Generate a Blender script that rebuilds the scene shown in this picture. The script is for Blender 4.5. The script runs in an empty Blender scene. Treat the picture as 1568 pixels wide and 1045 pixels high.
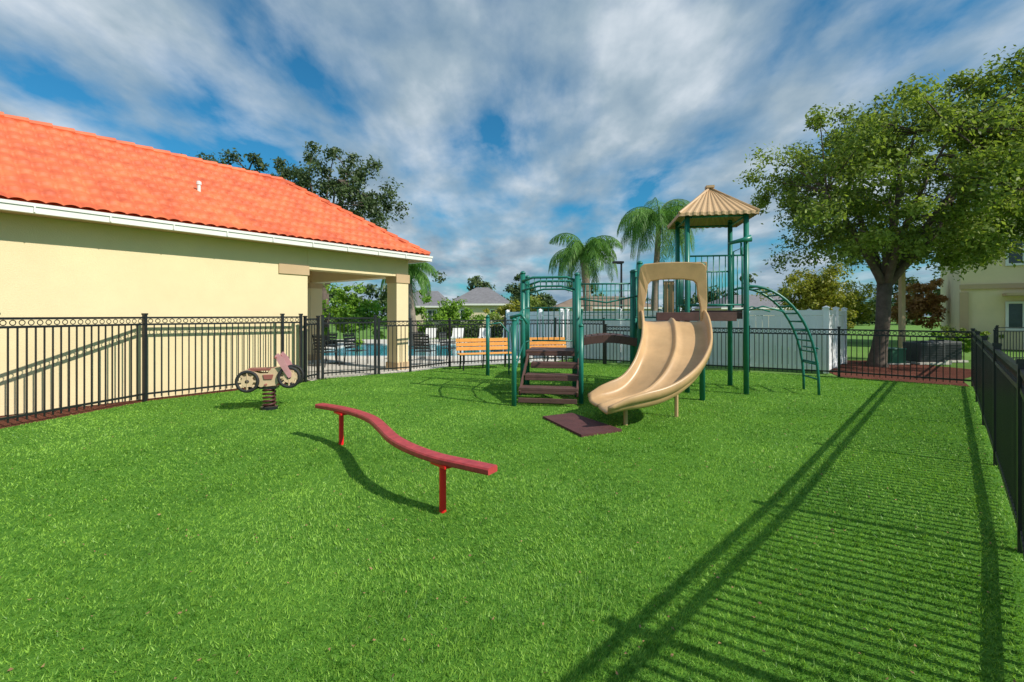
import bpy, math, random
import numpy as np
from mathutils import Vector, Matrix
random.seed(7); rng=np.random.default_rng(7)
scene=bpy.context.scene

# ---------------------------------------------------------------- helpers
class MB:
    def __init__(s): s.v=[]; s.f=[]
    def add(s,vs,fs):
        o=len(s.v); s.v+= [tuple(p) for p in vs]; s.f+=[tuple(i+o for i in f) for f in fs]
    def fbox(s,c,ax,ay,az,sx,sy,sz):
        c=Vector(c);ax=Vector(ax)*sx/2;ay=Vector(ay)*sy/2;az=Vector(az)*sz/2
        vs=[c+i*ax+j*ay+k*az for k in(-1,1) for j in(-1,1) for i in(-1,1)]
        s.add(vs,[(0,2,3,1),(4,5,7,6),(0,1,5,4),(2,6,7,3),(0,4,6,2),(1,3,7,5)])
    def box(s,c,size,rz=0.0):
        s.fbox(c,(math.cos(rz),math.sin(rz),0),(-math.sin(rz),math.cos(rz),0),(0,0,1),*size)
    def bar(s,p0,p1,w,h):
        p0=Vector(p0);p1=Vector(p1);d=p1-p0;L=d.length;d.normalize()
        side=d.cross(Vector((0,0,1)))
        if side.length<1e-3: side=Vector((1,0,0))
        side.normalize();up=side.cross(d)
        s.fbox((p0+p1)/2,d,side,up,L,w,h)
    def tube(s,pts,r,n=8,caps=True):
        pts=[Vector(p) for p in pts]; m=len(pts)
        rs=r if isinstance(r,(list,tuple)) else [r]*m
        t0=(pts[1]-pts[0]).normalized()
        ref=Vector((0,0,1)) if abs(t0.z)<.9 else Vector((1,0,0))
        nx=t0.cross(ref).normalized(); vs=[]
        for i in range(m):
            if i==0:t=pts[1]-pts[0]
            elif i==m-1:t=pts[-1]-pts[-2]
            else:t=pts[i+1]-pts[i-1]
            t.normalize(); nx=(nx-t*nx.dot(t)).normalized(); ny=t.cross(nx)
            for k in range(n):
                a=2*math.pi*k/n
                vs.append(pts[i]+(nx*math.cos(a)+ny*math.sin(a))*rs[i])
        fs=[]
        for i in range(m-1):
            for k in range(n):
                k2=(k+1)%n
                fs.append((i*n+k,i*n+k2,(i+1)*n+k2,(i+1)*n+k))
        if caps: fs+= [tuple(range(n-1,-1,-1)),tuple((m-1)*n+k for k in range(n))]
        s.add(vs,fs)
    def ring(s,c,ax,az,R,r,n=12,m=5):
        c=Vector(c);ax=Vector(ax).normalized();az=Vector(az).normalized();ay=ax.cross(az)
        vs=[]
        for i in range(n):
            a=2*math.pi*i/n; d=ax*math.cos(a)+az*math.sin(a)
            for k in range(m):
                b=2*math.pi*k/m
                vs.append(c+d*(R+r*math.cos(b))+ay*r*math.sin(b))
        fs=[(i*m+k,i*m+(k+1)%m,((i+1)%n)*m+(k+1)%m,((i+1)%n)*m+k) for i in range(n) for k in range(m)]
        s.add(vs,fs)
    def prism(s,poly,o,ax,az,th):
        o=Vector(o);ax=Vector(ax).normalized();az=Vector(az).normalized();ay=ax.cross(az).normalized()*th/2
        n=len(poly)
        vs=[o+ax*x+az*z-ay for x,z in poly]+[o+ax*x+az*z+ay for x,z in poly]
        fs=[tuple(range(n)),tuple(range(2*n-1,n-1,-1))]+[(i,i+n,(i+1)%n+n,(i+1)%n) for i in range(n)]
        s.add(vs,fs)

def link(ob,parent=None):
    bpy.context.collection.objects.link(ob)
    if parent: ob.parent=parent
    return ob
def empty(name):
    e=bpy.data.objects.new(name,None); return link(e)
def obj(name,mb,mat,parent=None,smooth=False,bevel=0):
    me=bpy.data.meshes.new(name); me.from_pydata(mb.v,[],mb.f); me.update()
    me.materials.append(mat)
    if smooth: me.polygons.foreach_set('use_smooth',[True]*len(me.polygons))
    ob=link(bpy.data.objects.new(name,me),parent)
    if bevel:
        m=ob.modifiers.new('b','BEVEL');m.width=bevel;m.segments=2;m.limit_method='ANGLE'
    return ob
def np_obj(name,V,F,mat,parent=None,smooth=False):
    me=bpy.data.meshes.new(name); n=len(V);m,k=F.shape
    me.vertices.add(n); me.vertices.foreach_set('co',V.astype(np.float32).ravel())
    me.loops.add(m*k); me.loops.foreach_set('vertex_index',F.astype(np.int32).ravel())
    me.polygons.add(m); me.polygons.foreach_set('loop_start',np.arange(0,m*k,k,dtype=np.int32))
    if smooth: me.polygons.foreach_set('use_smooth',np.ones(m,dtype=bool))
    me.update(calc_edges=True); me.materials.append(mat)
    return link(bpy.data.objects.new(name,me),parent)
def sheet(name,poly,z,mat,parent=None):
    mb=MB(); mb.add([(x,y,z) for x,y in poly],[tuple(range(len(poly)))])
    return obj(name,mb,mat,parent)

# ---------------------------------------------------------------- materials
def newmat(name):
    m=bpy.data.materials.new(name);m.use_nodes=True
    nt=m.node_tree;nt.nodes.clear()
    out=nt.nodes.new('ShaderNodeOutputMaterial'); return m,nt,out
def N(nt,t,**kw):
    n=nt.nodes.new(t)
    for k,v in kw.items():
        if k.startswith('_'): setattr(n,k[1:],v)
        else: n.inputs[k].default_value=v
    return n
def noise(nt,co,scale,detail=4,rough=.55,vec=None):
    n=N(nt,'ShaderNodeTexNoise',Scale=scale,Detail=detail,Roughness=rough)
    nt.links.new(co,n.inputs['Vector']); return n
def ramp(nt,fac,stops):
    r=nt.nodes.new('ShaderNodeValToRGB'); nt.links.new(fac,r.inputs[0])
    e=r.color_ramp.elements
    while len(e)<len(stops): e.new(.5)
    for i,(p,c) in enumerate(stops):
        e[i].position=p; e[i].color=(*c,1) if len(c)==3 else c
    return r
def sc(c,k): return tuple(min(1,x*k) for x in c)
def mat(name,col,rough=.5,var=.12,scale=4,bump=0.0,bscale=60,metal=0,col2=None,spec=.5):
    m,nt,out=newmat(name)
    p=N(nt,'ShaderNodeBsdfPrincipled',Roughness=rough,Metallic=metal)
    p.inputs['Specular IOR Level'].default_value=spec
    tc=nt.nodes.new('ShaderNodeTexCoord'); co=tc.outputs['Object']
    a=noise(nt,co,scale,6,.65)
    r=ramp(nt,a.outputs['Fac'],[(.3,sc(col,1-var)),(.7,col2 or sc(col,1+var))])
    nt.links.new(r.outputs[0],p.inputs['Base Color'])
    if bump:
        b=noise(nt,co,bscale,3,.6); bn=N(nt,'ShaderNodeBump',Strength=bump,Distance=.01)
        nt.links.new(b.outputs['Fac'],bn.inputs['Height']); nt.links.new(bn.outputs[0],p.inputs['Normal'])
    nt.links.new(p.outputs[0],out.inputs[0]); return m
def leafmat(name,dark,light,trans=.35,scale=.9,scale2=None):
    m,nt,out=newmat(name)
    tc=nt.nodes.new('ShaderNodeTexCoord'); co=tc.outputs['Object']
    a=noise(nt,co,scale,3,.6); src=a.outputs['Fac']
    if scale2:
        b=noise(nt,co,scale2,4,.75); av_=N(nt,'ShaderNodeMath',_operation='MULTIPLY_ADD'); nt.links.new(b.outputs['Fac'],av_.inputs[0]); av_.inputs[1].default_value=1.9
        sb=N(nt,'ShaderNodeMath',_operation='SUBTRACT');nt.links.new(src,sb.inputs[0]);sb.inputs[1].default_value=.95
        nt.links.new(sb.outputs[0],av_.inputs[2]);src=av_.outputs[0]
    g=nt.nodes.new('ShaderNodeNewGeometry')
    mx=N(nt,'ShaderNodeMath',_operation='MULTIPLY_ADD'); nt.links.new(g.outputs['Random Per Island'],mx.inputs[0]); mx.inputs[1].default_value=.5
    nt.links.new(src,mx.inputs[2])
    r=ramp(nt,mx.outputs[0],[(.45,dark),(1.0,light)])
    d=N(nt,'ShaderNodeBsdfDiffuse'); t=N(nt,'ShaderNodeBsdfTranslucent'); gl=N(nt,'ShaderNodeBsdfGlossy',Roughness=.45)
    gl.inputs[0].default_value=(.5,.5,.5,1)
    mix=N(nt,'ShaderNodeMixShader',Fac=trans); mix2=N(nt,'ShaderNodeMixShader',Fac=.03)
    nt.links.new(r.outputs[0],d.inputs[0]);
    hs=N(nt,'ShaderNodeMix',_data_type='RGBA',_blend_type='MULTIPLY'); hs.inputs[0].default_value=1
    nt.links.new(r.outputs[0],hs.inputs[6]); hs.inputs[7].default_value=(1.3,1.4,.6,1)
    nt.links.new(hs.outputs[2],t.inputs[0])
    nt.links.new(d.outputs[0],mix.inputs[1]);nt.links.new(t.outputs[0],mix.inputs[2])
    nt.links.new(mix.outputs[0],mix2.inputs[1]);nt.links.new(gl.outputs[0],mix2.inputs[2])
    nt.links.new(mix2.outputs[0],out.inputs[0]); return m

M_turfblade=leafmat('turf_blade',(.06,.19,.018),(.33,.56,.085),.28,.9,15)
def ground_mat(name,c1,c2,c3,s1,s2,bump=.6,bs=90):
    m,nt,out=newmat(name)
    p=N(nt,'ShaderNodeBsdfPrincipled',Roughness=.95); p.inputs['Specular IOR Level'].default_value=.15
    tc=nt.nodes.new('ShaderNodeTexCoord'); co=tc.outputs['Object']
    a=noise(nt,co,s1,4,.6); b=noise(nt,co,s2,4,.7)
    r1=ramp(nt,a.outputs['Fac'],[(.35,c1),(.65,c2)]); 
    r2=ramp(nt,b.outputs['Fac'],[(.35,(0,0,0)),(.7,(1,1,1))])
    mx=N(nt,'ShaderNodeMix',_data_type='RGBA'); nt.links.new(r2.outputs[0],mx.inputs[0]); nt.links.new(r1.outputs[0],mx.inputs[6]); mx.inputs[7].default_value=(*c3,1)
    nt.links.new(mx.outputs[2],p.inputs['Base Color'])
    bb=noise(nt,co,bs,3,.7); bn=N(nt,'ShaderNodeBump',Strength=bump,Distance=.03)
    nt.links.new(bb.outputs['Fac'],bn.inputs['Height']); nt.links.new(bn.outputs[0],p.inputs['Normal'])
    nt.links.new(p.outputs[0],out.inputs[0]); return m
M_turf=ground_mat('turf_base',(.04,.14,.012),(.08,.22,.02),(.16,.34,.045),1.4,32)
M_lawn=ground_mat('lawn',(.10,.22,.03),(.15,.28,.05),(.18,.31,.08),.3,20)
M_mulch=ground_mat('mulch',(.17,.055,.035),(.27,.09,.055),(.08,.03,.022),3,45,1,60)
M_conc=ground_mat('pool_concrete',(.6,.56,.49),(.7,.66,.58),(.62,.58,.51),.6,30,.2)
M_stucco=mat('stucco_yellow',(.81,.66,.405),.9,.06,.9,.5,60,spec=.15)
M_trim=mat('stucco_tan',(.56,.40,.24),.9,.05,2,.3,70,spec=.2)
M_white=mat('white_paint',(.78,.76,.72),.45,.05,2)
M_vinyl=mat('white_vinyl',(.90,.91,.92),.4,.04,1.2)
M_roof=mat('roof_tile_orange',(.72,.12,.045),.6,.26,2.2,.25,30,col2=(.86,.2,.07))
M_black=mat('black_metal',(.015,.017,.02),.35,.2,5)
M_green=mat('green_powdercoat',(.015,.17,.125),.35,.2,3)
M_brown=mat('brown_plastisol',(.115,.055,.045),.6,.25,6,.3,80)
M_tan=mat('slide_tan',(.57,.36,.18),.36,.18,2.0,.08,14)
M_tanD=mat('canopy_tan',(.56,.36,.19),.5,.08,3)
M_red=mat('red_paint',(.8,.012,.022),.35,.12,4)
M_maroon=mat('beam_maroon',(.45,.05,.055),.5,.3,14,.2,120)
M_matR=mat('rubber_mat',(.1,.035,.035),.9,.2,6,.6,150)
M_wood=mat('bench_slat',(.8,.36,.08),.55,.15,6)
M_rubber=mat('tyre',(.02,.02,.02),.7,.1,4)
M_biket=mat('rider_tan',(.64,.47,.29),.5,.1,5)
M_pink=mat('rider_pink',(.55,.27,.28),.5,.15,5)
M_bark=mat('bark',(.12,.09,.07),.95,.35,6,.9,25)
M_palmbark=mat('palm_bark',(.26,.2,.15),.95,.3,7,.7,20)
M_shingle=mat('grey_shingle',(.2,.19,.2),.9,.2,3)
M_glass=mat('window_glass',(.05,.07,.08),.1,.2,3)
M_grey=mat('grey_metal',(.06,.065,.065),.6,.2,5)
M_boxg=mat('utility_green',(.03,.14,.07),.5,.2,5)
M_oak=leafmat('oak_leaves',(.075,.12,.025),(.32,.39,.09),.42,.8)
M_oakD=leafmat('dark_oak_leaves',(.035,.065,.03),(.12,.17,.065),.3,.6)
M_palm=leafmat('palm_leaves',(.06,.16,.025),(.2,.37,.09),.4,1)
M_bush=leafmat('bush_leaves',(.08,.18,.02),(.26,.42,.05),.4,1)
M_far=leafmat('far_leaves',(.035,.07,.03),(.12,.17,.06),.2,.25)
M_autumn=leafmat('autumn_leaves',(.25,.12,.05),(.5,.29,.12),.35,1)
M_yel=leafmat('yellowgreen_leaves',(.12,.15,.02),(.4,.38,.06),.35,.8)
mw,nt,out=newmat('pool_water')
p=N(nt,'ShaderNodeBsdfPrincipled',Roughness=.08); p.inputs['Base Color'].default_value=(.03,.36,.46,1)
tc=nt.nodes.new('ShaderNodeTexCoord'); w=noise(nt,tc.outputs['Object'],3,3); bn=N(nt,'ShaderNodeBump',Strength=.2,Distance=.05)
nt.links.new(w.outputs['Fac'],bn.inputs['Height']);nt.links.new(bn.outputs[0],p.inputs['Normal']);nt.links.new(p.outputs[0],out.inputs[0])

# ---------------------------------------------------------------- ground
sheet('ground',[(-400,-200),(400,-200),(400,600),(-400,600)],-.03,M_lawn)
turf_poly=[(-7.3,-4),(-6.95,6.45),(-6.55,8.45),(-5.08,10.36),(-4.8,10.75),(-4.6,11.45),(-3.51,12.26),(-2.77,12.8),(-1.87,14.1),(1.44,15.7),(8.17,11.75),(9.95,10.15),(3.34,3.07),(.3,.05),(-.6,-1.15),(-2,-4)]
sheet('turf',turf_poly,0,M_turf)
sheet('pool_deck',[(-13,13.5),(-4.7,11.5),(-3.51,12.29),(-2.77,12.83),(-1.87,14.13),(1.44,15.73),(3.5,20),(3.5,30),(-13,30)],-.012,M_conc)
sheet('mulch_bed',[(-7.32,-4),(-6.97,6.47),(-6.57,8.47),(-5.1,10.38),(-4.9,11.3),(-5.4,11.3),(-17,-4)],-.008,M_mulch)
sheet('mulch_bed',[(8.25,11.75),(9.95,10.2),(10.9,11.4),(13.4,13.2),(12.6,16.2),(10,16.3)],-.02,M_mulch)
e=empty('swimming_pool')
sheet('water',[(-8,17),(0.5,17),(0.5,24),(-8,24)],.03,mw,e)
mb=MB()
for a,b in(((-8.2,16.9),(.7,16.9)),((.6,17.05),(.6,24)),((-8.1,17.05),(-8.1,24)),((-8.2,24.1),(.7,24.1))): mb.bar((*a,.03),(*b,.03),.3,.08)
obj('coping',mb,M_white,e)

def inpoly(x,y,poly):
    c=np.zeros(len(x),bool);n=len(poly);j=n-1
    for i in range(n):
        xi,yi=poly[i];xj,yj=poly[j]
        t=((yi>y)!=(yj>y))&(x<(xj-xi)*(y-yi)/(yj-yi+1e-12)+xi); c^=t; j=i
    return c
NB=540000
r=(rng.random(NB)*(17**.4-1.1**.4)+1.1**.4)**2.5
th=rng.uniform(-1.02,1.02,NB); X=r*np.sin(th);Y=r*np.cos(th)
k=inpoly(X,Y,turf_poly); X=X[k];Y=Y[k];r=r[k];n=len(X)
h=rng.uniform(.009,.023,n)*(1+.3*np.sin(X*9+2*np.sin(Y*7))*np.sin(Y*8+X*3)); w=.0022*np.clip(r/2,.8,8)**.75*rng.uniform(.7,1.3,n)
az=rng.uniform(0,2*np.pi,n); lean=rng.uniform(.1,1.2,n)*h*1.1; la=rng.uniform(0,2*np.pi,n)+.0
la=np.where(rng.random(n)<.35, 1.5*np.sin(X*1.3+Y*.6)+1.4*np.cos(Y*1.7-X*.4)+.6, la)
dx=np.cos(az)*w;dy=np.sin(az)*w
V=np.empty((n,3,3)); V[:,0]=np.stack([X-dx,Y-dy,np.zeros(n)],1);V[:,1]=np.stack([X+dx,Y+dy,np.zeros(n)],1)
V[:,2]=np.stack([X+np.cos(la)*lean,Y+np.sin(la)*lean,h],1)
np_obj('turf_grass_blades',V.reshape(-1,3),np.arange(3*n).reshape(-1,3),M_turfblade)
nl=1100
r=rng.uniform(1.5,10,nl);th=rng.uniform(-.9,.9,nl);X=r*np.sin(th);Y=r*np.cos(th);k=inpoly(X,Y,turf_poly);X=X[k];Y=Y[k];nl=len(X)
a=rng.uniform(0,6.28,nl);s=rng.uniform(.005,.013,nl);z=.02
V=np.empty((nl,4,3))
for i,(c,sn) in enumerate(((1,0),(0,.5),(-1,0),(0,-.5))):
    V[:,i]=np.stack([X+s*(c*np.cos(a)-sn*np.sin(a)),Y+s*(c*np.sin(a)+sn*np.cos(a)),z+rng.uniform(-.006,.006,nl)],1)
np_obj('fallen_leaves',V.reshape(-1,3),np.arange(4*nl).reshape(-1,4),mat('dry_leaf',(.3,.18,.08),.8,.4,3))

# ---------------------------------------------------------------- fences
def fence(name,pts,h,sp=.11,post=2.3,rings=True,pw=.017,pd=.017):
    mb=MB()
    for i in range(len(pts)-1):
        a=Vector((*pts[i],0));b=Vector((*pts[i+1],0));d=b-a;L=d.length;d.normalize();ang=math.atan2(d.y,d.x)
        npn=max(1,round(L/post)); pl=L/npn
        for j in range(npn+1):
            if j==0 and i>0: continue
            p=a+d*pl*j; mb.box((p.x,p.y,(h+.06)/2-.03),(.055,.055,h+.12),ang); mb.box((p.x,p.y,h+.045),(.07,.07,.03),ang)
        for j in range(npn):
            s=a+d*(pl*j+.03);t=a+d*(pl*(j+1)-.03)
            for z in(h-.02,h-.14,.13):
                mb.bar((s.x,s.y,z),(t.x,t.y,z),.035,.034)
            l=(t-s).length; k=max(2,round(l/sp)); st=l/k
            for q in range(1,k):
                p=s+d*st*q; mb.box((p.x,p.y,(h-.155+.06)/2),(pw,pd,h-.155-.06),ang)
            if rings:
                for q in range(k):
                    p=s+d*st*(q+.5); mb.ring((p.x,p.y,h-.08),d,(0,0,1),.036,.007,10,4)
    return obj(name,mb,M_black)
FH=1.52
fence('metal_fence',[(-7.3,-3),(-6.98,6.35),(-6.6,8.45),(-5.08,10.4),(-4.82,10.73)],FH,post=3)
fence('fence_gate',[(-4.76,10.82),(-4.66,11.3)],FH-.05,post=3)
fence('fence_gate',[(-4.6,11.42),(-3.56,12.24)],FH-.03,sp=.1,post=3)
fence('metal_fence',[(-3.48,12.28),(-2.77,12.8),(-1.87,14.1),(1.44,15.7),(2.9,14.85)],1.4)
fence('metal_fence',[(2.95,14.8),(8.17,11.75),(9.95,10.15)],1.2)
fence('metal_fence',[(9.95,10.15),(3.34,3.07),(.3,.05),(-.4,-.95)],1.2,sp=.095,pw=.026,pd=.02)
fence('metal_fence',[(11.2,10.9),(16,15.5),(30,16.5)],1.15,rings=False)

def vinyl(name,pts,h):
    mb=MB()
    for i in range(len(pts)-1):
        a=Vector((*pts[i],0));b=Vector((*pts[i+1],0));d=b-a;L=d.length;d.normalize();ang=math.atan2(d.y,d.x)
        npn=max(1,round(L/1.9));pl=L/npn
        for j in range(npn+1):
            if j==0 and i>0: continue
            p=a+d*pl*j; mb.box((p.x,p.y,h/2+.02),(.13,.13,h+.04),ang); mb.box((p.x,p.y,h+.055),(.16,.16,.03),ang)
            mb.add([(p.x+sx*.07,p.y+sy*.07,h+.07) for sx,sy in((-1,-1),(1,-1),(1,1),(-1,1))]+[(p.x,p.y,h+.12)],[(0,1,4),(1,2,4),(2,3,4),(3,0,4)])
        for j in range(npn):
            s=a+d*(pl*j+.065);t=a+d*(pl*(j+1)-.065);l=(t-s).length
            for z,hh in((h-.07,.14),(.12,.14)): mb.bar((s.x,s.y,z),(t.x,t.y,z),.05,hh)
            k=round(l/.16)
            for q in range(k):
                p0=s+d*(l/k*q+.004);p1=s+d*(l/k*(q+1)-.004); mb.bar((p0.x,p0.y,h/2),(p1.x,p1.y,h/2),.03,h-.3)
    return obj(name,mb,M_vinyl)
vinyl('white_vinyl_fence',[(1.9,16.4),(8.35,12.5),(10.6,15.0),(13.5,24)],1.68)
vinyl('white_vinyl_fence',[(-.2,21.5),(1.75,16.6)],1.68)

# ---------------------------------------------------------------- clubhouse
av=Vector((.606,.795,0)).normalized();nv=Vector((-.795,.606,0)).normalized();W0=Vector((-3.0,13.6,0));Z=Vector((0,0,1))
def B(t,s,z=0): return W0-av*t+nv*s+Z*z
def bb(mb,t0,t1,s0,s1,z0,z1): mb.fbox(B((t0+t1)/2,(s0+s1)/2,(z0+z1)/2),-av,nv,Z,t1-t0,s1-s0,z1-z0)
house=empty('clubhouse')
mb=MB(); bb(mb,3.06,24,0,4.94,0,3.2)
for s0 in(0,4.52): bb(mb,0,.42,s0,s0+.42,0,2.64)
bb(mb,2.64,3.055,4.52,4.938,0,2.64)
bb(mb,0,3.055,0,.42,2.64,3.2);bb(mb,0,3.055,4.52,4.94,2.64,3.2);bb(mb,0,.42,.423,4.517,2.64,3.2)
obj('walls',mb,M_stucco,house)
mb=MB()
for s0 in(0,4.52): bb(mb,-.03,.45,s0-.03,s0+.45,2.46,2.70); bb(mb,-.03,.45,s0-.03,s0+.45,0,.2)
bb(mb,3.03,3.75,-.03,.2,2.49,2.71)
obj('trim_bands',mb,M_trim,house)
mb=MB(); bb(mb,.425,3.05,.43,4.51,3.08,3.12); obj('portico_ceiling',mb,M_trim,house)
mb=MB(); bb(mb,-.3,3.05,-.2,5.2,-.1,.0); obj('portico_floor',mb,M_conc,house)
mb=MB(); bb(mb,-.42,24,-.42,-.003,3.12,3.16); bb(mb,-.42,-.003,-.003,5.3,3.12,3.16); obj('soffit',mb,M_trim,house)
mb=MB(); bb(mb,-.46,24,-.50,-.42,3.1,3.24); bb(mb,-.50,-.42,-.42,5.36,3.1,3.24)
bb(mb,-.48,24,-.52,-.50,3.2,3.25)
for t_ in np.arange(.5,23,.9): bb(mb,t_,t_+.02,-.525,-.50,3.11,3.2)
obj('gutter',mb,M_white,house)
W=2.87;per=.20;crs=.30;zr=3.25;sl=.70
ts=np.arange(0,24.4,per/8)
ss=[];ofs=[]
nc=int(math.ceil(W/crs))
for c in range(nc):
    for f,o in((0,.035),(.06,.04),(.5,.022),(.985,.003)):
        s=min(c*crs+f*crs,W); ss.append(s);ofs.append(o)
ss=np.array(ss);ofs=np.array(ofs)
T,S=np.meshgrid(ts,ss); O=np.repeat(ofs[:,None],len(ts),1)
Tc=np.maximum(T,S); Hh=.034*np.abs(np.sin(np.pi*T/per))**.8+O*1.1
cz=math.cos(math.atan(sl));sz=math.sin(math.atan(sl))
base=np.array(W0+av*.42-nv*.44); A=np.array(av);NN=np.array(nv)
P=base-A*Tc[...,None]+NN*(S-Hh*sz)[...,None]; P[...,2]=zr+sl*S+Hh*cz
R_,C_=T.shape; idx=np.arange(R_*C_).reshape(R_,C_)
F=np.stack([idx[:-1,:-1],idx[:-1,1:],idx[1:,1:],idx[1:,:-1]],-1).reshape(-1,4)
np_obj('roof_tiles',P.reshape(-1,3),F,M_roof,house,True)
def RB(tp,sp_,dz=0): 
    q=W0+av*.42-nv*.44-av*tp+nv*sp_; zz=zr+sl*min(sp_,2*W-sp_); 
    return Vector((q.x,q.y,zz+dz))
mb=MB(); c0=RB(0,0);c1=RB(0,2*W);c1.z=zr;ap=RB(W,W);rd=RB(24.4,W);bk=RB(24.4,2*W);bk.z=zr;ft=RB(24.4,0)
mb.add([c0,c1,ap,rd,bk,ft],[(0,1,2),(2,1,4,3)]); mb.add([v-Z*.02 for v in (c0,ap,rd,ft)],[(0,1,2,3)])
obj('roof_planes',mb,M_roof,house)
mb=MB()
for a,b in((c0,ap),(ap,rd),(c1,ap)):
    L=(b-a).length;k=int(L/.33);d=(b-a)/k
    for i in range(k): mb.tube([a+d*i+Z*.05,a+d*(i+1.06)+Z*.03],[.085,.07],8)
obj('ridge_caps',mb,M_roof,house)
vp=B(5.05,.82,0); mb=MB(); mb.tube([(vp.x,vp.y,3.9),(vp.x,vp.y,4.38)],.035,10); mb.tube([(vp.x,vp.y,4.34),(vp.x,vp.y,4.40),(vp.x,vp.y,4.42)],[.05,.05,.02],10); obj('vent_pipe',mb,M_white,house)

# ---------------------------------------------------------------- vegetation
def leaves(name,C,Rr,nper,size,m,parent,flat=.75,hang=0):
    C=np.array(C);Rr=np.array(Rr);K=len(C);n=K*nper
    d=rng.normal(size=(n,3));d/=np.linalg.norm(d,axis=1)[:,None]
    rad=rng.random(n)**.5*np.where(rng.random(n)<.18,1.4,1)
    off=d*rad[:,None]*np.repeat(Rr,nper)[:,None]; off[:,2]*=flat
    if hang: off[:,2]-=hang*rng.random(n)**2*np.repeat(Rr,nper)
    c=np.repeat(C,nper,0)+off
    a=rng.normal(size=(n,3));a/=np.linalg.norm(a,axis=1)[:,None]
    nr=d*.5+rng.normal(size=(n,3))*.6+np.array([.2,-.15,.5]); b=np.cross(nr,a);b/=np.linalg.norm(b,axis=1)[:,None]+1e-9
    a=np.cross(b,nr);a/=np.linalg.norm(a,axis=1)[:,None]+1e-9
    s=(size*rng.uniform(.6,1.35,n))[:,None]
    V=np.stack([c-a*s,c-b*s*.5,c+a*s,c+b*s*.5],1)
    return np_obj(name,V.reshape(-1,3),np.arange(4*n).reshape(-1,4),m,parent)
def bez(p0,p1,p2,n=7):
    return [p0*(1-t)**2+p1*2*t*(1-t)+p2*t*t for t in [i/(n-1) for i in range(n)]]
def tree(name,base,fork,tr,cc,cr,K,nper,size,m,clr=(.5,.85),lean=(0,0),nl=7,inner=.45,hang=0,flat=.7,zmin=-1,bark=None,seed=1,pw=2.0,lump_=1.0):
    R=random.Random(seed); e=empty(name); mb=MB()
    base=Vector((*base,0)); fk=Vector((base.x+lean[0],base.y+lean[1],fork)); cc=Vector(cc);cr=Vector(cr)
    mid=(base+fk)/2+Vector((.06,0,0))
    mb.tube([base-Z*.1,base+Z*.12,base+(mid-base)*.5,mid,fk],[tr*1.7,tr*1.25,tr*1.0,tr*.92,tr*.95],12)
    limbs=[]
    for i in range(nl):
        a=2*math.pi*i/nl+R.uniform(-.3,.3); el=R.uniform(.05,.9) if i%3 else 1.1
        end=cc+Vector((math.cos(a)*math.cos(el)*cr.x,math.sin(a)*math.cos(el)*cr.y,math.sin(el)*cr.z*.9-.15*cr.z))*R.uniform(.6,.78)
        md=(fk+end)/2+Vector((0,0,R.uniform(-.2,.35)))+Vector((R.uniform(-.3,.3),R.uniform(-.3,.3),0))
        pts=bez(fk-Z*.15,md,end,9); 
        for j in range(2,8): pts[j]=pts[j]+Vector([R.uniform(-.08,.08) for _ in range(3)])
        limbs.append(pts); mb.tube(pts,[tr*(.55*(1-j/8)+.1) for j in range(9)],8)
    C=[];Rr=[];tries=0
    while len(C)<K and tries<K*20:
        tries+=1
        v=Vector([R.gauss(0,1) for _ in range(3)]).normalized(); rr=R.uniform(inner,1)**.7
        v=v/((abs(v.x)**pw+abs(v.y)**pw+abs(v.z)**pw)**(1/pw))
        lump=1+lump_*(.10*math.sin(v.x*5+seed)*math.cos(v.z*4+v.y*3)+.07*math.sin(v.y*9+v.x*7))
        if v.z*rr<zmin: continue
        c=cc+Vector((v.x*cr.x,v.y*cr.y,v.z*cr.z))*rr*lump
        C.append(tuple(c));Rr.append(R.uniform(*clr))
        if R.random()<.6:
            best=min(((p-c).length,i,j) for i,l in enumerate(limbs) for j,p in enumerate(l) if j>2)
            p=limbs[best[1]][best[2]]
            mb.tube(bez(p,(p+c)/2+Vector((0,0,R.uniform(-.1,.25))),c,5),[tr*.16,tr*.13,tr*.1,tr*.07,tr*.04],5,False)
    obj('trunk_and_limbs',mb,bark or M_bark,e,True)
    leaves('leaf_crown',C,Rr,nper,size,m,e,flat,hang)
    return e
tree('oak_tree',(11.1,14.3),2.5,.2,(12.75,14.2,5.35),(4.8,4.0,2.95),400,260,.06,M_oak,(.28,.7),(.15,-.1),10,.32,.5,.65,-.66,seed=3,pw=2.6,lump_=.7)
tree('oak_tree',(-15,26),4,.35,(-15.6,26,8.0),(5.2,2.5,2.7),110,190,.10,M_oakD,(.35,.75),(0,0),10,.3,.9,.5,seed=5)
tree('oak_tree',(-10,25),3,.25,(-9.9,25,7.5),(3.9,2.2,3.2),100,180,.09,M_oakD,(.28,.62),(0,0),10,.3,1.3,.5,seed=9)
tree('oak_tree',(9.3,-5.0),3,.2,(8.4,-4.2,5.6),(3.0,2.0,1.5),20,100,.08,M_oak,(.3,.5),(0,0),5,.4,0,.7,seed=11)

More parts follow.
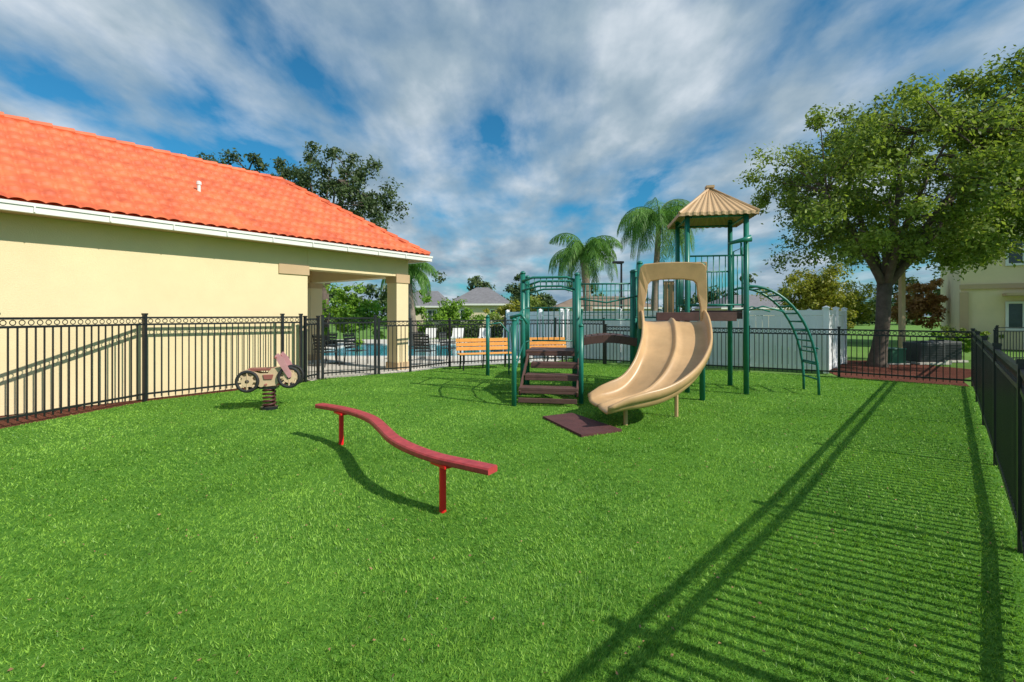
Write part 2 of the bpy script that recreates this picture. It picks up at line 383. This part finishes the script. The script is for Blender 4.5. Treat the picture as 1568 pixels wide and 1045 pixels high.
def palm(name,base,hgt,L,nf,tr=.14,seed=1):
    R=random.Random(seed);e=empty(name);x,y=base;mb=MB()
    pts=[];rs=[]
    for i in range(14):
        t=i/13; pts.append((x+.25*math.sin(t*1.5+seed),y,hgt*t-.05)); rs.append(tr*(1.25-.45*t)+(.012 if i%2 else 0))
    mb.tube(pts,rs,10); obj('trunk',mb,M_palmbark,e,True)
    top=Vector(pts[-1]); mb=MB(); mb.tube([top-Z*.1,top+Z*.35,top+Z*.7],[tr*1.0,tr*1.1,tr*.4],10); obj('crownshaft',mb,M_palm,e,True)
    mb=MB();V=[]
    for i in range(nf):
        a=2*math.pi*(i*.381966)+R.uniform(-.2,.2); el=math.radians(R.uniform(-20,80) ); l=L*R.uniform(.8,1.1)
        d=Vector((math.cos(a),math.sin(a),0)); p=top+Z*.5; rp=[p.copy()]; ang=el
        for j in range(12):
            p=p+(d*math.cos(ang)+Z*math.sin(ang))*l/12; ang-=math.radians(R.uniform(9,14)); ang=max(ang,-1.45); rp.append(p.copy())
        mb.tube(rp,[.022*(1-j/13)+.005 for j in range(13)],5,False)
        side=d.cross(Z)
        for j in range(1,12):
            for sub in range(6):
                f=sub/6; q=rp[j]*(1-f)+rp[j+1]*f
                tan=(rp[j+1]-rp[j]).normalized(); ll=l*.30*math.sin(math.pi*min(1,(j+f+1.0)/13.5))+.1
                for sg in(-1,1):
                    dd=(side*sg*R.uniform(.35,.9)+tan*.5-Z*R.uniform(.3,1.2)).normalized()
                    m1=q+dd*ll*.5; e2=m1+(dd-Z*.9).normalized()*ll*.5; wv=tan*.017
                    V+= [q-wv*.5,m1-wv,m1+wv,q+wv*.5, m1-wv,e2-wv*.2,e2+wv*.2,m1+wv]
    obj('rachises',mb,M_palm,e)
    V=np.array([tuple(v) for v in V]); np_obj('leaflets',V,np.arange(len(V)).reshape(-1,4),M_palm,e)
palm('palm_tree',(3.85,24.5),4.4,2.5,28,.22,2)
palm('palm_tree',(7.75,25),6.3,3.2,32,.16,5)
palm('palm_tree',(-4.7,22.5),3.2,2.0,20,.15,9)

def bush(name,c,r,K,nper,size,m,seed=1):
    R=random.Random(seed);C=[];Rr=[]
    for i in range(K):
        v=Vector([R.gauss(0,1) for _ in range(3)]).normalized()*R.uniform(.2,1)*(1+.25*math.sin(i*2.1))
        C.append((c[0]+v.x*r[0],c[1]+v.y*r[1],max(.15,c[2]+v.z*r[2])));Rr.append(R.uniform(.16,.42)*min(r))
    return leaves(name,C,Rr,nper,size,m,None)
bush('bush',(-8.2,23.5,1.5),(2.4,1,1.5),70,110,.09,M_bush,1)
bush('bush',(-4.6,33,1.2),(4,1.3,2.0),80,100,.11,M_bush,2)
bush('bush',(2.0,30,1.2),(3.5,1.0,1.6),70,100,.11,M_oak,3)
bush('bush',(.1,34,1.2),(2.2,1.0,2.2),50,100,.11,M_yel,13)
bush('bush',(16.6,17.6,.45),(1.3,.6,.45),40,110,.05,M_bush,21)
bush('bush',(20.2,21.0,.5),(1.4,.7,.5),40,110,.05,M_oak,22)
bush('bush',(23.4,19.2,.5),(1.4,.7,.55),40,110,.05,M_bush,23)
bush('autumn_tree',(22.6,26,2.2),(1.3,1.0,1.5),60,110,.09,M_autumn,4)
bush('yellow_green_tree',(15.6,24,2.5),(2.2,1.4,2.1),110,130,.075,M_yel,5)
bush('yellow_green_tree',(19.0,27,1.9),(2.2,1.4,1.5),70,110,.085,M_yel,6)
C=[(-4.5+i*.22,27,.45+.3*(j)) for i in range(40) for j in range(2)]
leaves('hedge',C,[.32]*len(C),80,.07,M_oakD,None)
C=[];Rr=[];R=random.Random(4)
for i in range(420):
    x=R.uniform(-75,110); y=75+R.uniform(-6,8); hmax=4.2+2.2*math.sin(x*.21)+1.3*math.sin(x*.67+1)
    C.append((x,y,R.uniform(.5,max(2,hmax))));Rr.append(R.uniform(.8,1.8))
leaves('distant_trees',C,Rr,100,.38,M_far,None)
C=[];Rr=[]
for i in range(110):
    x=R.uniform(-10,5); hmax=4.6+1.8*math.sin(x*1.1); C.append((x,62+R.uniform(-1,1),R.uniform(.5,hmax+.8)));Rr.append(R.uniform(.5,1.1))
leaves('distant_trees',C,Rr,100,.22,M_far,None)

# ---------------------------------------------------------------- background houses
def town(name,x0,x1,y0,dep,he,hr,wallm,roofm,hip=2.0,storeys=1,e=None,wins=None):
    e=e or empty(name);mb=MB();mb.box(((x0+x1)/2,y0+dep/2,he/2),(x1-x0,dep,he));obj('walls',mb,wallm,e)
    o=.4;a=[(x0-o,y0-o,he),(x1+o,y0-o,he),(x1+o,y0+dep+o,he),(x0-o,y0+dep+o,he),(x0+hip,y0+dep/2,hr),(x1-hip,y0+dep/2,hr)]
    mb=MB();mb.add(a,[(0,1,5,4),(1,2,5),(2,3,4,5),(3,0,4),(3,2,1,0)]);obj('roof',mb,roofm,e)
    mb=MB();gb=MB();n=max(2,int((x1-x0)/3))
    for s in range(storeys):
        for cx in (wins or [x0+(x1-x0)*(i+.5)/n for i in range(n)]):
            cz=1.5+s*2.9
            gb.box((cx,y0-.02,cz),(.9,.05,1.1)); 
            for dx,dz,sx,sz_ in((0,.6,1.1,.1),(0,-.6,1.1,.1),(-.5,0,.1,1.1),(.5,0,.1,1.1),(0,0,.04,1.1)): mb.box((cx+dx,y0-.05,cz+dz),(sx,.06,sz_))
    obj('windows',gb,M_glass,e);obj('window_frames',mb,M_white,e)
    mb=MB();mb.box(((x0+x1)/2,y0-o-.05,he-.05),(x1-x0+2*o,.1,.18));obj('fascia',mb,M_white,e);return e
M_beige=mat('beige_wall',(.72,.6,.42),.9,.06,.6,spec=.2)
M_brownroof=mat('brown_shingle',(.24,.17,.12),.9,.2,1)
town('beige_house',-12.5,-7.6,52,8,2.5,4.4,M_beige,M_shingle,1.2)
town('beige_house',-6.6,-.2,50,8,2.7,4.7,M_beige,M_shingle,2.5)
town('beige_house',5.2,17,55,9,2.4,3.9,M_beige,M_brownroof,3)
town('beige_house',26,38,58,9,2.4,4.2,M_beige,M_shingle,3)
e=empty('yellow_apartment_building');e.location=(21.0,22,0);e.rotation_euler=(0,0,-math.radians(37.3))
town('x',0,13,0,8,6.4,8.6,M_stucco,M_brownroof,3.5,2,e,[2.0,5.5,9])
mb=MB();mb.box((6.5,-.04,2.85),(13.1,.12,.22));mb.box((.1,-.06,1.3),(.3,.16,2.6));mb.box((2.2,-.5,2.45),(1.7,.9,.12));obj('trim_bands',mb,M_trim,e)

def acunit(x,y):
    e=empty('air_conditioner');mb=MB();mb.box((x,y,.36),(.8,.7,.62));obj('cabinet',mb,M_grey,e,bevel=.03)
    mb=MB()
    for i in range(9): mb.box((x,y-.36,.12+i*.055),(.72,.02,.012))
    mb.ring((x,y,.68),(1,0,0),(0,1,0),.26,.015,16,5);mb.ring((x,y,.68),(1,0,0),(0,1,0),.14,.01,14,5);obj('grille',mb,M_black,e)
    mb=MB();mb.box((x,y,.02),(1,.9,.06));obj('pad',mb,M_conc,e)
acunit(13.3,15.2);acunit(14.5,15.9)
e=empty('utility_box');mb=MB();mb.box((12.3,15.2,.22),(.5,.45,.44));mb.box((12.3,15.2,.46),(.54,.5,.05));obj('cabinet',mb,M_boxg,e,bevel=.02)
mb=MB();mb.box((12.3,15.2,-.01),(.7,.6,.04));obj('pad',mb,M_conc,e)
mb=MB();mb.box((13.6,16.4,1.6),(.14,.14,3.2));mb.box((13.6,16.4,3.25),(.2,.2,.08));mb.box((13.6,16.4,.1),(.2,.2,.25));obj('wooden_post',mb,M_trim)
e=empty('street_lamp');mb=MB();mb.tube([(5.0,21.5,0),(5.0,21.5,3.9)],[.06,.045],8);mb.tube([(5,21.5,0),(5,21.5,.3)],.1,8);mb.bar((5.0,21.5,3.9),(4.8,21.5,3.9),.05,.05);obj('pole',mb,M_black,e)
mb=MB();mb.box((4.85,21.5,3.95),(.5,.25,.1));obj('head',mb,M_black,e,bevel=.02)

# ---------------------------------------------------------------- playground structure
u=Vector((.985,-.17,0)).normalized();v=Vector((.17,.985,0)).normalized();O0=Vector((3.5,9.39,0))
def L(p,q,z=0): return O0+u*p+v*q+Z*z
def lb(mb,p0,p1,q0,q1,z0,z1): mb.fbox(L((p0+p1)/2,(q0+q1)/2,(z0+z1)/2),u,v,Z,p1-p0,q1-q0,z1-z0)
play=empty('playground_structure')
posts=MB();PR=.05
def post(p,q,h,r=PR): 
    posts.tube([L(p,q,-.02),L(p,q,h)],r,12); posts.tube([L(p,q,h),L(p,q,h+.02),L(p,q,h+.05)],[r*1.15,r*1.1,r*.5],12)
T=1.1
for p,q in((0,0),(T,0),(T,T),(0,T)): post(p,q,3.58)
for p,q,h_ in((-1.0,-.85,2.5),(.1,-.85,2.45),(-1.0,.25,2.45),(-2.15,-.9,2.3),(-2.15,.2,2.3),(-3.2,-.8,2.35),(-3.25,.2,2.35),(-1.12,-.75,2.35),(-2.23,.0,2.25)):
    post(p,q,h_)
post(-3.18,-1.95,1.45,.042);post(-2.06,-1.55,1.35,.042)
obj('posts',posts,M_green,play,True)
mb=MB()
def deck(p0,p1,q0,q1,z,sk=.17):
    lb(mb,p0,p1,q0,q1,z-.04,z)
    for a,b,c,d in((p0,p1,q0-.0,q0+.03),(p0,p1,q1-.03,q1),(p0,p0+.03,q0+.031,q1-.031),(p1-.03,p1,q0+.031,q1-.031)): lb(mb,a,b,c,d,z-sk,z-.042)
deck(.05,T-.05,.05,T-.05,1.64);deck(-.95,.05,-.82,.3,1.42);deck(-3.15,-2.2,-.8,.15,.86,.1)
lb(mb,-.6,.9,-.1,.02,1.43,1.6)
for i in range(9):
    f=(i+.5)/9; z=1.05+.07*math.sin(f*math.pi); lb(mb,-2.12+i*1.1/9,-2.12+(i+.92)*1.1/9,-.8,.1,z,z+.045)
for q in(-.82,.12):
    pts=[L(-2.12+1.1*f,q,1.03+.07*math.sin(f*math.pi)) for f in [i/10 for i in range(11)]]
    for a,b in zip(pts,pts[1:]): mb.bar(a,b,.045,.15)
for i,(q0,z) in enumerate(((-1.85,.30),(-1.5,.48),(-1.15,.66))):
    sh=.06*i
    lb(mb,-3.12+sh,-2.1,q0,q0+.3,z-.05,z); lb(mb,-3.12+sh,-2.1,q0,q0+.025,z-.10,z-.052)
for p in(-3.1,-2.12):
    mb.bar(L(p,-1.85,.2),L(p,-.8,.76),.03,.10)
lb(mb,-3.12,-2.12,-1.9,-1.86,.05,.13)
obj('decks_and_steps',mb,M_brown,play,bevel=.006)
rb=MB();r_=.018
def rail(pts,r=r_): rb.tube([L(*p) for p in pts],r,7)
def barrier(p0,q0,p1,q1,z0,z1,n):
    for z in(z0,z1): rail([(p0,q0,z),(p1,q1,z)])
    for i in range(1,n): 
        f=i/n; rail([(p0+(p1-p0)*f,q0+(q1-q0)*f,z0),(p0+(p1-p0)*f,q0+(q1-q0)*f,z1)],.010)
barrier(.05,0,T-.05,0,1.75,2.72,9);barrier(.05,T,T-.05,T,1.75,2.5,9);barrier(0,.3,0,T,1.75,2.5,7)
rail([(T,.25,1.7),(T,.25,2.9),(T,.85,2.9),(T,.85,1.7)])
barrier(-2.1,.18,-1.05,.18,1.45,2.2,12)
for z in(1.6,1.75,1.9,2.05): rail([(-2.1,.18,z),(-1.05,.18,z)],.008)
rail([(-2.1,-.88,1.85),(-1.6,-.9,1.78),(-1.05,-.86,1.9)],.016)
barrier(-1.0,-.2,-1.0,.2,1.5,2.3,4); barrier(-.95,.25,.0,.25,1.5,2.3,9)
for q in(-.85,.2):
    rail([(-3.2,q,2.2),(-3.0,q,2.27),(-2.35,q,2.27),(-2.15,q,2.2)],.024); rail([(-3.2,q,2.02),(-2.9,q,2.1),(-2.45,q,2.1),(-2.15,q,2.02)],.02)
    for i in range(1,9): rail([(-3.2+i*.117,q,2.08),(-3.2+i*.117,q,2.25)],.009)
rail([(-3.22,-.8,2.2),(-3.25,.2,2.2)],.02)
barrier(-3.2,-.75,-3.2,.15,1.0,1.7,7); barrier(-3.15,.2,-2.2,.2,1.0,1.7,8)
for p,q0 in((-3.18,-1.95),(-2.06,-1.55)):
    rail([(p,q0,1.3),(p,q0+.3,1.42),(p,q0+.75,1.6),(p,-.85,1.65)],.017); rail([(p,q0,.45),(p,q0+.4,.75),(p,-.85,1.0)],.015)
    rail([(p,q0+.45,1.45),(p,q0+.45,.8)],.012)
rail([(-3.3,-.9,.0),(-3.42,-.9,1.3),(-3.35,-.9,1.5),(-3.2,-.85,1.45)],.018)
rail([(-3.25,-1.95,1.5),(-3.05,-1.95,1.56),(-2.95,-1.95,1.4)],.03)
arc=[]
for i in range(15):
    f=i/14; a=math.pi/2*f
    arc.append((T+.1+1.25*math.sin(a)**1.0,2.12*(math.cos(a)**.85 if f<1 else 0)))
for q in(.12,.78):
    rb.tube([L(T,q,2.08)]+[L(x,q,z) for x,z in arc],.026,8)
    rb.tube([L(T,q,1.62),L(T+.35,q,1.72),L(T+.7,q,1.62)],.016,7)
for i in list(range(1,13)):
    x,z=arc[i]; rb.tube([L(x,.12,z),L(x,.78,z)],.018,7)
for z in(.3,.62,.9): rb.tube([L(T+1.34,.12,z),L(T+1.34,.78,z)],.018,7)
rb.tube([L(T-.12,-.1,2.72),L(T-.12,-.1,2.95)],.02,7); rb.tube([L(T-.35,-.12,2.94),L(T-.1,-.12,3.0),L(T+.05,-.12,3.03)],[.03,.045,.07],10)
for a,b in(((0,0),(T,0)),((T,0),(T,T)),((T,T),(0,T)),((0,T),(0,0))): rail([(*a,3.5),(*b,3.5)],.02)
obj('rails_and_barriers',rb,M_green,play,True)
mb=MB(); lb(mb,.08,.62,T-.02,T+.02,2.52,2.72); lb(mb,-.42,-.2,.27,.3,1.5,2.25); obj('tan_panels',mb,M_tan,play,bevel=.01)
mb=MB();o=.18;zb=3.55;zt=4.2
cor=[(-o,-o),(T+o,-o),(T+o,T+o),(-o,T+o)]
for i in range(4):
    a=cor[i];b=cor[(i+1)%4];k=44
    A_=L(*a,zb);B_=L(*b,zb);Tp=L(T/2,T/2,zt)
    e1=(B_-A_).normalized();nrm=e1.cross(Tp-A_).normalized()
    if nrm.z<0: nrm=-nrm
    vs=[]
    for j in range(k+1):
        f=j/k; rid=(.018 if (j//2)%2==0 else 0)*min(1,8*min(f,1-f))
        vs+=[A_.lerp(B_,f)+nrm*rid-Z*.06,A_.lerp(B_,f)+nrm*rid,Tp+e1*((f-.5)*.12)+nrm*rid*.5]
    fs=[]
    for j in range(k): fs+=[(3*j,3*j+3,3*j+4,3*j+1),(3*j+1,3*j+4,3*j+5,3*j+2)]
    mb.add(vs,fs)
    mb.tube([A_+Z*.0,Tp+Z*.0],[.03,.03],6)
mb.fbox(L(T/2,T/2,zt+.02),u,v,Z,.16,.16,.05)
cn=obj('roof_canopy',mb,M_tanD,play)
path=[Vector((2.92,8.62,0)),Vector((2.80,7.8,0)),Vector((2.55,6.85,0)),Vector((1.22,6.72,0))]
zp=[(0,1.44),(.1,1.42),(.22,1.25),(.36,.98),(.48,.84),(.62,.6),(.78,.37),(.9,.29),(1,.29)]
def zat(t): 
    xs=[a for a,b in zp];ys=[b for a,b in zp];return float(np.interp(t,xs,ys))
prof=[(-.565,.09),(-.57,.19),(-.558,.212),(-.535,.212),(-.522,.19),(-.513,.07),(-.495,.02),(-.45,-.004),(-.30,-.012),(-.12,-.004),(-.055,.01),(-.03,.045),(-.014,.062),(0,.066)]
prof=prof+[(-a,b) for a,b in prof[-2::-1]]
V=[];NS=56;zz=[zat(i/NS) for i in range(NS+1)]
zz=[sum(zz[max(0,i-3):i+4])/len(zz[max(0,i-3):i+4]) for i in range(NS+1)]
for i in range(NS+1):
    t=i/NS; q=1-t
    pc=path[0]*q**3+path[1]*3*q*q*t+path[2]*3*q*t*t+path[3]*t**3
    tg=((path[1]-path[0])*3*q*q+(path[2]-path[1])*6*q*t+(path[3]-path[2])*3*t*t).normalized()
    rt=Vector((-tg.y,tg.x,0))
    wl=1.0-.55*max(0,(t-.86)/.14)**1.5; wid=1-.06*t
    for a,b in prof: V.append(pc+rt*a*wid+Z*(zz[i]+b*wl-(.05*max(0,(t-.94)/.06))))
m_=len(prof);mb=MB();mb.add(V,[(i*m_+k,i*m_+k+1,(i+1)*m_+k+1,(i+1)*m_+k) for i in range(NS) for k in range(m_-1)])
so=obj('slide_chutes',mb,M_tan,play,True)
sm=so.modifiers.new('s','SOLIDIFY');sm.thickness=.022;sm.offset=1
outer=[(-.58,-.15),(-.60,.35),(-.585,.8),(-.56,1.0),(-.5,1.06),(-.25,1.08),(0,1.085),(.25,1.08),(.5,1.06),(.56,1.0),(.585,.8),(.6,.35),(.58,-.15)]
inner=[(-.49,-.15),(-.49,.25),(-.44,.5),(-.42,.68),(-.37,.74),(-.2,.77),(0,.775),(.2,.77),(.37,.74),(.42,.68),(.44,.5),(.49,.25),(.49,-.15)]
mb=MB();vs=[]
def hp(x,z,dq): return L(-.45+x,-.93-dq-.22*max(0,z-.5)**1.5+.0,1.44+z*.97)
n=len(outer)
for dq in(0,.09):
    for x,z in outer: vs.append(hp(x,z,dq))
    for x,z in inner: vs.append(hp(x,z,dq))
fs=[]
for i in range(n-1):
    fs+=[(i,i+1,n+i+1,n+i),(2*n+i+1,2*n+i,3*n+i,3*n+i+1),(i+1,i,2*n+i,2*n+i+1),(n+i,n+i+1,3*n+i+1,3*n+i)]
fs+=[(0,n,3*n,2*n),(n-1,3*n-1,4*n-1,2*n-1)]
mb.add(vs,fs); obj('slide_hood',mb,M_tan,play,bevel=.015)
mb=MB()
for x,y,z in((1.6,6.62,.27),(2.5,7.15,.6)): mb.tube([(x,y,0),(x,y,z)],.03,8)
obj('slide_supports',mb,M_tanD,play)
mb=MB();mb.add([(.46,7.05,.012),(.93,7.3,.012),(1.46,6.25,.012),(.88,5.95,.012)],[(0,1,2,3)])
mm=obj('rubber_mat',mb,M_matR);sm=mm.modifiers.new('s','SOLIDIFY');sm.thickness=.04;sm.offset=0
e=empty('climbing_pole');mb=MB();mb.tube([(-.62,12,0),(-.62,12,1.5)],.05,10);mb.tube([(-.62,12,1.48),(-.62,12,1.55)],[.06,.03],10)
mb.tube([(-.62,12,1.3),(-.3,12.1,1.35),(-.1,12.2,1.1),(-.08,12.2,0)],.02,8);obj('frame',mb,M_green,e,True)

# ---------------------------------------------------------------- balance beam
beam=empty('balance_beam')
ctrl=[(-.14,3.44),(-.36,3.58),(-.60,3.74),(-.86,4.0),(-1.08,4.30),(-1.28,4.68),(-1.5,5.08),(-1.78,5.42),(-2.08,5.68),(-2.42,5.9)]
def cr_(P,n=6):
    out=[];P=[Vector((*p,0)) for p in P];Q=[P[0]*2-P[1]]+P+[P[-1]*2-P[-2]]
    for i in range(1,len(Q)-2):
        for j in range(n):
            t=j/n;out.append(.5*((2*Q[i])+(Q[i+1]-Q[i-1])*t+(2*Q[i-1]-5*Q[i]+4*Q[i+1]-Q[i+2])*t*t+(3*Q[i]-Q[i-1]-3*Q[i+1]+Q[i+2])*t**3))
    out.append(P[-1]);return out
pts=cr_(ctrl);vs=[]
for i,p in enumerate(pts):
    t=(pts[min(i+1,len(pts)-1)]-pts[max(i-1,0)]).normalized();s=Vector((-t.y,t.x,0))
    for a,b in((-.055,.39),(-.06,.40),(-.06,.428),(-.05,.44),(.05,.44),(.06,.428),(.06,.40),(.055,.39)): vs.append(p+s*a+Z*b)
mb=MB();n=len(pts);mb.add(vs,[(i*8+k,i*8+(k+1)%8,(i+1)*8+(k+1)%8,(i+1)*8+k) for i in range(n-1) for k in range(8)]+[tuple(range(8)),tuple(range(n*8-1,n*8-9,-1))])
obj('beam',mb,M_maroon,beam)
mb=MB()
for x,y in((-.545,3.70),(-2.04,5.62)):
    mb.tube([(x,y,-.02),(x,y,.37)],.028,16); mb.box((x,y,.378),(.2,.10,.02),math.atan2(.6,-.55))
obj('legs',mb,M_red,beam,False)

# ---------------------------------------------------------------- spring rider
sr=empty('motorcycle_spring_rider');o=Vector((-4.0,7.75,0));ax=Vector((.97,.24,0)).normalized();ay=Vector((-ax.y,ax.x,0))
def S(x,y,z): return o+ax*x+ay*y+Z*z
mb=MB();hel=[S(.09*math.cos(a),.09*math.sin(a),.04+.30*a/(2*math.pi*5)) for a in [i*math.pi/8 for i in range(81)]]
mb.tube(hel,.018,7);obj('spring',mb,mat('spring_dark',(.08,.02,.02),.5),sr,True)
mb=MB();mb.box(S(0,0,.36),(.26,.2,.03),math.atan2(ax.y,ax.x));mb.tube([S(0,0,0),S(0,0,.045)],.13,16);obj('plates',mb,M_black,sr)
mb=MB();g=MB()
for cx,cz in((-.29,.48),(.33,.53)):
    for yy in(-.145,.145):
        g.ring(S(cx,yy,cz),ax,Z,.155,.026,24,6)
        mb.prism([(cx+.09*math.cos(a),cz+.09*math.sin(a)) for a in [i*math.pi/9 for i in range(18)]],S(0,yy,0),ax,Z,.02)
        for q in range(4):
            a=q*math.pi/4; mb.bar(S(cx-.15*math.cos(a),yy,cz-.15*math.sin(a)),S(cx+.15*math.cos(a),yy,cz+.15*math.sin(a)),.014,.03)
    g.tube([S(cx,-.16,cz),S(cx,.16,cz)],.03,10)
body=[(-.42,.55),(-.40,.64),(-.3,.67),(-.12,.60),(.0,.60),(.06,.68),(.2,.70),(.26,.62),(.22,.5),(.12,.40),(-.1,.38),(-.2,.42),(-.3,.5)]
for yy in(-.10,.10): mb.prism(body,S(0,yy,0),ax,Z,.025)
obj('wheels_tyres',g,M_rubber,sr,True);obj('body_panels',mb,M_biket,sr)
mb=MB();fork=[(.12,.88),(.17,.93),(.25,.84),(.37,.60),(.37,.54),(.33,.52),(.29,.58),(.18,.76)]
for yy in(-.175,.175): mb.prism(fork,S(0,yy,0),ax,Z,.02)
obj('fork_panels',mb,M_pink,sr)
mb=MB();mb.fbox(S(-.12,0,.66),ax,ay,Z,.36,.2,.04);mb.tube([S(.14,-.24,.86),S(.14,.24,.86)],.018,8);mb.tube([S(-.02,-.2,.42),S(-.02,.2,.42)],.018,8);mb.prism([(-.05,.5),(.07,.5),(.09,.58),(-.07,.58)],S(0,-.12,0),ax,Z,.02);obj('seat_and_grips',mb,mat('rider_brown',(.3,.1,.08),.5),sr,bevel=.008)

# ---------------------------------------------------------------- benches and chairs
def bench(x,y,rot,Lg=1.55):
    e=empty('park_bench');c,s=math.cos(rot),math.sin(rot);X_=Vector((c,s,0));Y_=Vector((-s,c,0))
    def Q(a,b,z): return Vector((x,y,0))+X_*a+Y_*b+Z*z
    mb=MB()
    for b in(-.18,-.06,.06): mb.fbox(Q(0,b,.45),X_,Y_,Z,Lg,.1,.035)
    for z in(.58,.70,.82): mb.fbox(Q(0,.18+(z-.58)*.25,z),X_,Y_,Z,Lg,.03,.1)
    obj('slats',mb,M_wood,e,bevel=.006)
    mb=MB()
    for a in(-Lg/2+.12,0,Lg/2-.12):
        mb.tube([Q(a,-.2,0),Q(a,-.2,.42),Q(a,.12,.42),Q(a,.2,.55),Q(a,.27,.9)],.022,8);mb.tube([Q(a,.14,.42),Q(a,.2,0)],.022,8)
    obj('frame',mb,M_black,e)
bench(-.78,13.5,.35,1.6);bench(1.0,14.0,.2,1.4)
def chair(x,y,rot,m=M_black):
    e=empty('patio_chair');c,s=math.cos(rot),math.sin(rot);X_=Vector((c,s,0));Y_=Vector((-s,c,0))
    def Q(a,b,z): return Vector((x,y,0))+X_*a+Y_*b+Z*z
    mb=MB()
    for a in(-.25,.25):
        mb.tube([Q(a,-.25,0),Q(a,-.25,.62),Q(a,.2,.64)],.015,6);mb.tube([Q(a,.25,0),Q(a,.2,.45),Q(a,.3,.95)],.015,6)
    mb.tube([Q(-.25,.3,.95),Q(.25,.3,.95)],.015,6);obj('frame',mb,m,e)
    mb=MB();mb.fbox(Q(0,-.02,.43),X_,Y_,Z,.48,.46,.02)
    for i in range(5): mb.fbox(Q(0,.215+i*.018,.53+i*.09),X_,Y_,Z,.48,.012,.07)
    obj('sling',mb,M_grey,e)
chair(-5.6,14.2,2.6);chair(-4.9,14.8,1.2);chair(-6.1,15.3,-.6);chair(-2.7,14.6,2.9);chair(-3.2,15.9,.3);chair(-2.1,15.9,1.2)
e=empty('patio_table');mb=MB();mb.tube([(-5.6,15,.70),(-5.6,15,.73)],.45,20);mb.tube([(-5.6,15,0),(-5.6,15,.7)],.035,8);mb.tube([(-5.6,15,0),(-5.6,15,.03)],.25,14);obj('top_and_stem',mb,M_black,e)
for i,(x,y) in enumerate(((-1.5,25.3),(-3,25.3),(-4.5,25.3),(-.2,25.3))):
    e=empty('lounge_chair');mb=MB();mb.box((x,y,.34),(.6,1.3,.05));mb.fbox((x,y+.8,.55),(1,0,0),Vector((0,.7,.7)),Vector((0,-.7,.7)),.6,.7,.05)
    for a in(-.25,.25):
        for b in(-.5,.5): mb.tube([(x+a,y+b,0),(x+a,y+b,.33)],.02,6)
    obj('lounger_frame',mb,M_white,e)

# ---------------------------------------------------------------- world, sun, camera
SD=Vector((1.05,-.65,1.0)).normalized()
el=math.asin(SD.z);azm=math.atan2(SD.x,SD.y)
w=bpy.data.worlds.new('World');scene.world=w;w.use_nodes=True;nt=w.node_tree;nt.nodes.clear()
out=nt.nodes.new('ShaderNodeOutputWorld');bg=N(nt,'ShaderNodeBackground',Strength=.15)
sky=nt.nodes.new('ShaderNodeTexSky');sky.sky_type='NISHITA';sky.sun_disc=False;sky.sun_elevation=el;sky.sun_rotation=azm
tc=nt.nodes.new('ShaderNodeTexCoord');sep=nt.nodes.new('ShaderNodeSeparateXYZ');nt.links.new(tc.outputs['Generated'],sep.inputs[0])
def Mt(op,a,b=None):
    m=nt.nodes.new('ShaderNodeMath');m.operation=op
    for i,x in enumerate((a,b)):
        if x is None: continue
        if isinstance(x,(int,float)): m.inputs[i].default_value=x
        else: nt.links.new(x,m.inputs[i])
    return m.outputs[0]
zc=Mt('ADD',Mt('MAXIMUM',sep.outputs[2],0.0),.2)
cb=nt.nodes.new('ShaderNodeCombineXYZ');nt.links.new(Mt('DIVIDE',sep.outputs[0],zc),cb.inputs[0]);nt.links.new(Mt('DIVIDE',sep.outputs[1],zc),cb.inputs[1])
mp=nt.nodes.new('ShaderNodeMapping');nt.links.new(cb.outputs[0],mp.inputs[0]);mp.inputs['Rotation'].default_value=(0,0,.12);mp.inputs['Scale'].default_value=(1.0,.6,1);mp.inputs['Location'].default_value=(5.3,2.2,0)
n1=noise(nt,mp.outputs[0],2.1,8,.54);n1.inputs['Distortion'].default_value=.15
n2=noise(nt,mp.outputs[0],3.6,6,.52)
hz=Mt('MULTIPLY',Mt('SUBTRACT',1.0,Mt('MINIMUM',Mt('MULTIPLY',Mt('MAXIMUM',sep.outputs[2],0.0),3.2),1.0)),.07)
cov=ramp(nt,Mt('ADD',n1.outputs['Fac'],hz),[(.38,(0,0,0)),(.48,(.55,.55,.55)),(.60,(1,1,1))])
cc=ramp(nt,Mt('SUBTRACT',n2.outputs['Fac'],Mt('MULTIPLY',hz,.9)),[(.28,(.20,.32,.44)),(.48,(.38,.49,.58)),(.70,(.72,.79,.86))])
ml=N(nt,'ShaderNodeMix',_data_type='RGBA',_blend_type='MULTIPLY');ml.inputs[0].default_value=1;nt.links.new(cc.outputs[0],ml.inputs[6]);ml.inputs[7].default_value=(6.6,6.6,6.6,1)
tn=N(nt,'ShaderNodeMix',_data_type='RGBA',_blend_type='MULTIPLY');tn.inputs[0].default_value=1;nt.links.new(sky.outputs[0],tn.inputs[6]);tn.inputs[7].default_value=(.16,.62,.8,1)
mx=N(nt,'ShaderNodeMix',_data_type='RGBA');nt.links.new(cov.outputs[0],mx.inputs[0]);nt.links.new(tn.outputs[2],mx.inputs[6]);nt.links.new(ml.outputs[2],mx.inputs[7])
nt.links.new(mx.outputs[2],bg.inputs[0]);nt.links.new(bg.outputs[0],out.inputs[0])
sd=bpy.data.lights.new('sun','SUN');sd.energy=4.6;sd.angle=math.radians(.6);sd.color=(1,.94,.84)
so=link(bpy.data.objects.new('sun',sd));so.rotation_euler=SD.to_track_quat('Z','Y').to_euler();so.location=(20,-10,20)
cd=bpy.data.cameras.new('camera');cd.sensor_width=36;cd.lens=16.53;cd.shift_y=-.0255;cd.clip_end=2000;cd.clip_start=.05
co=link(bpy.data.objects.new('camera',cd));co.location=(0,0,1.55);co.rotation_euler=(math.pi/2,0,0);scene.camera=co
scene.view_settings.view_transform='Standard';scene.view_settings.look='None';scene.view_settings.exposure=0
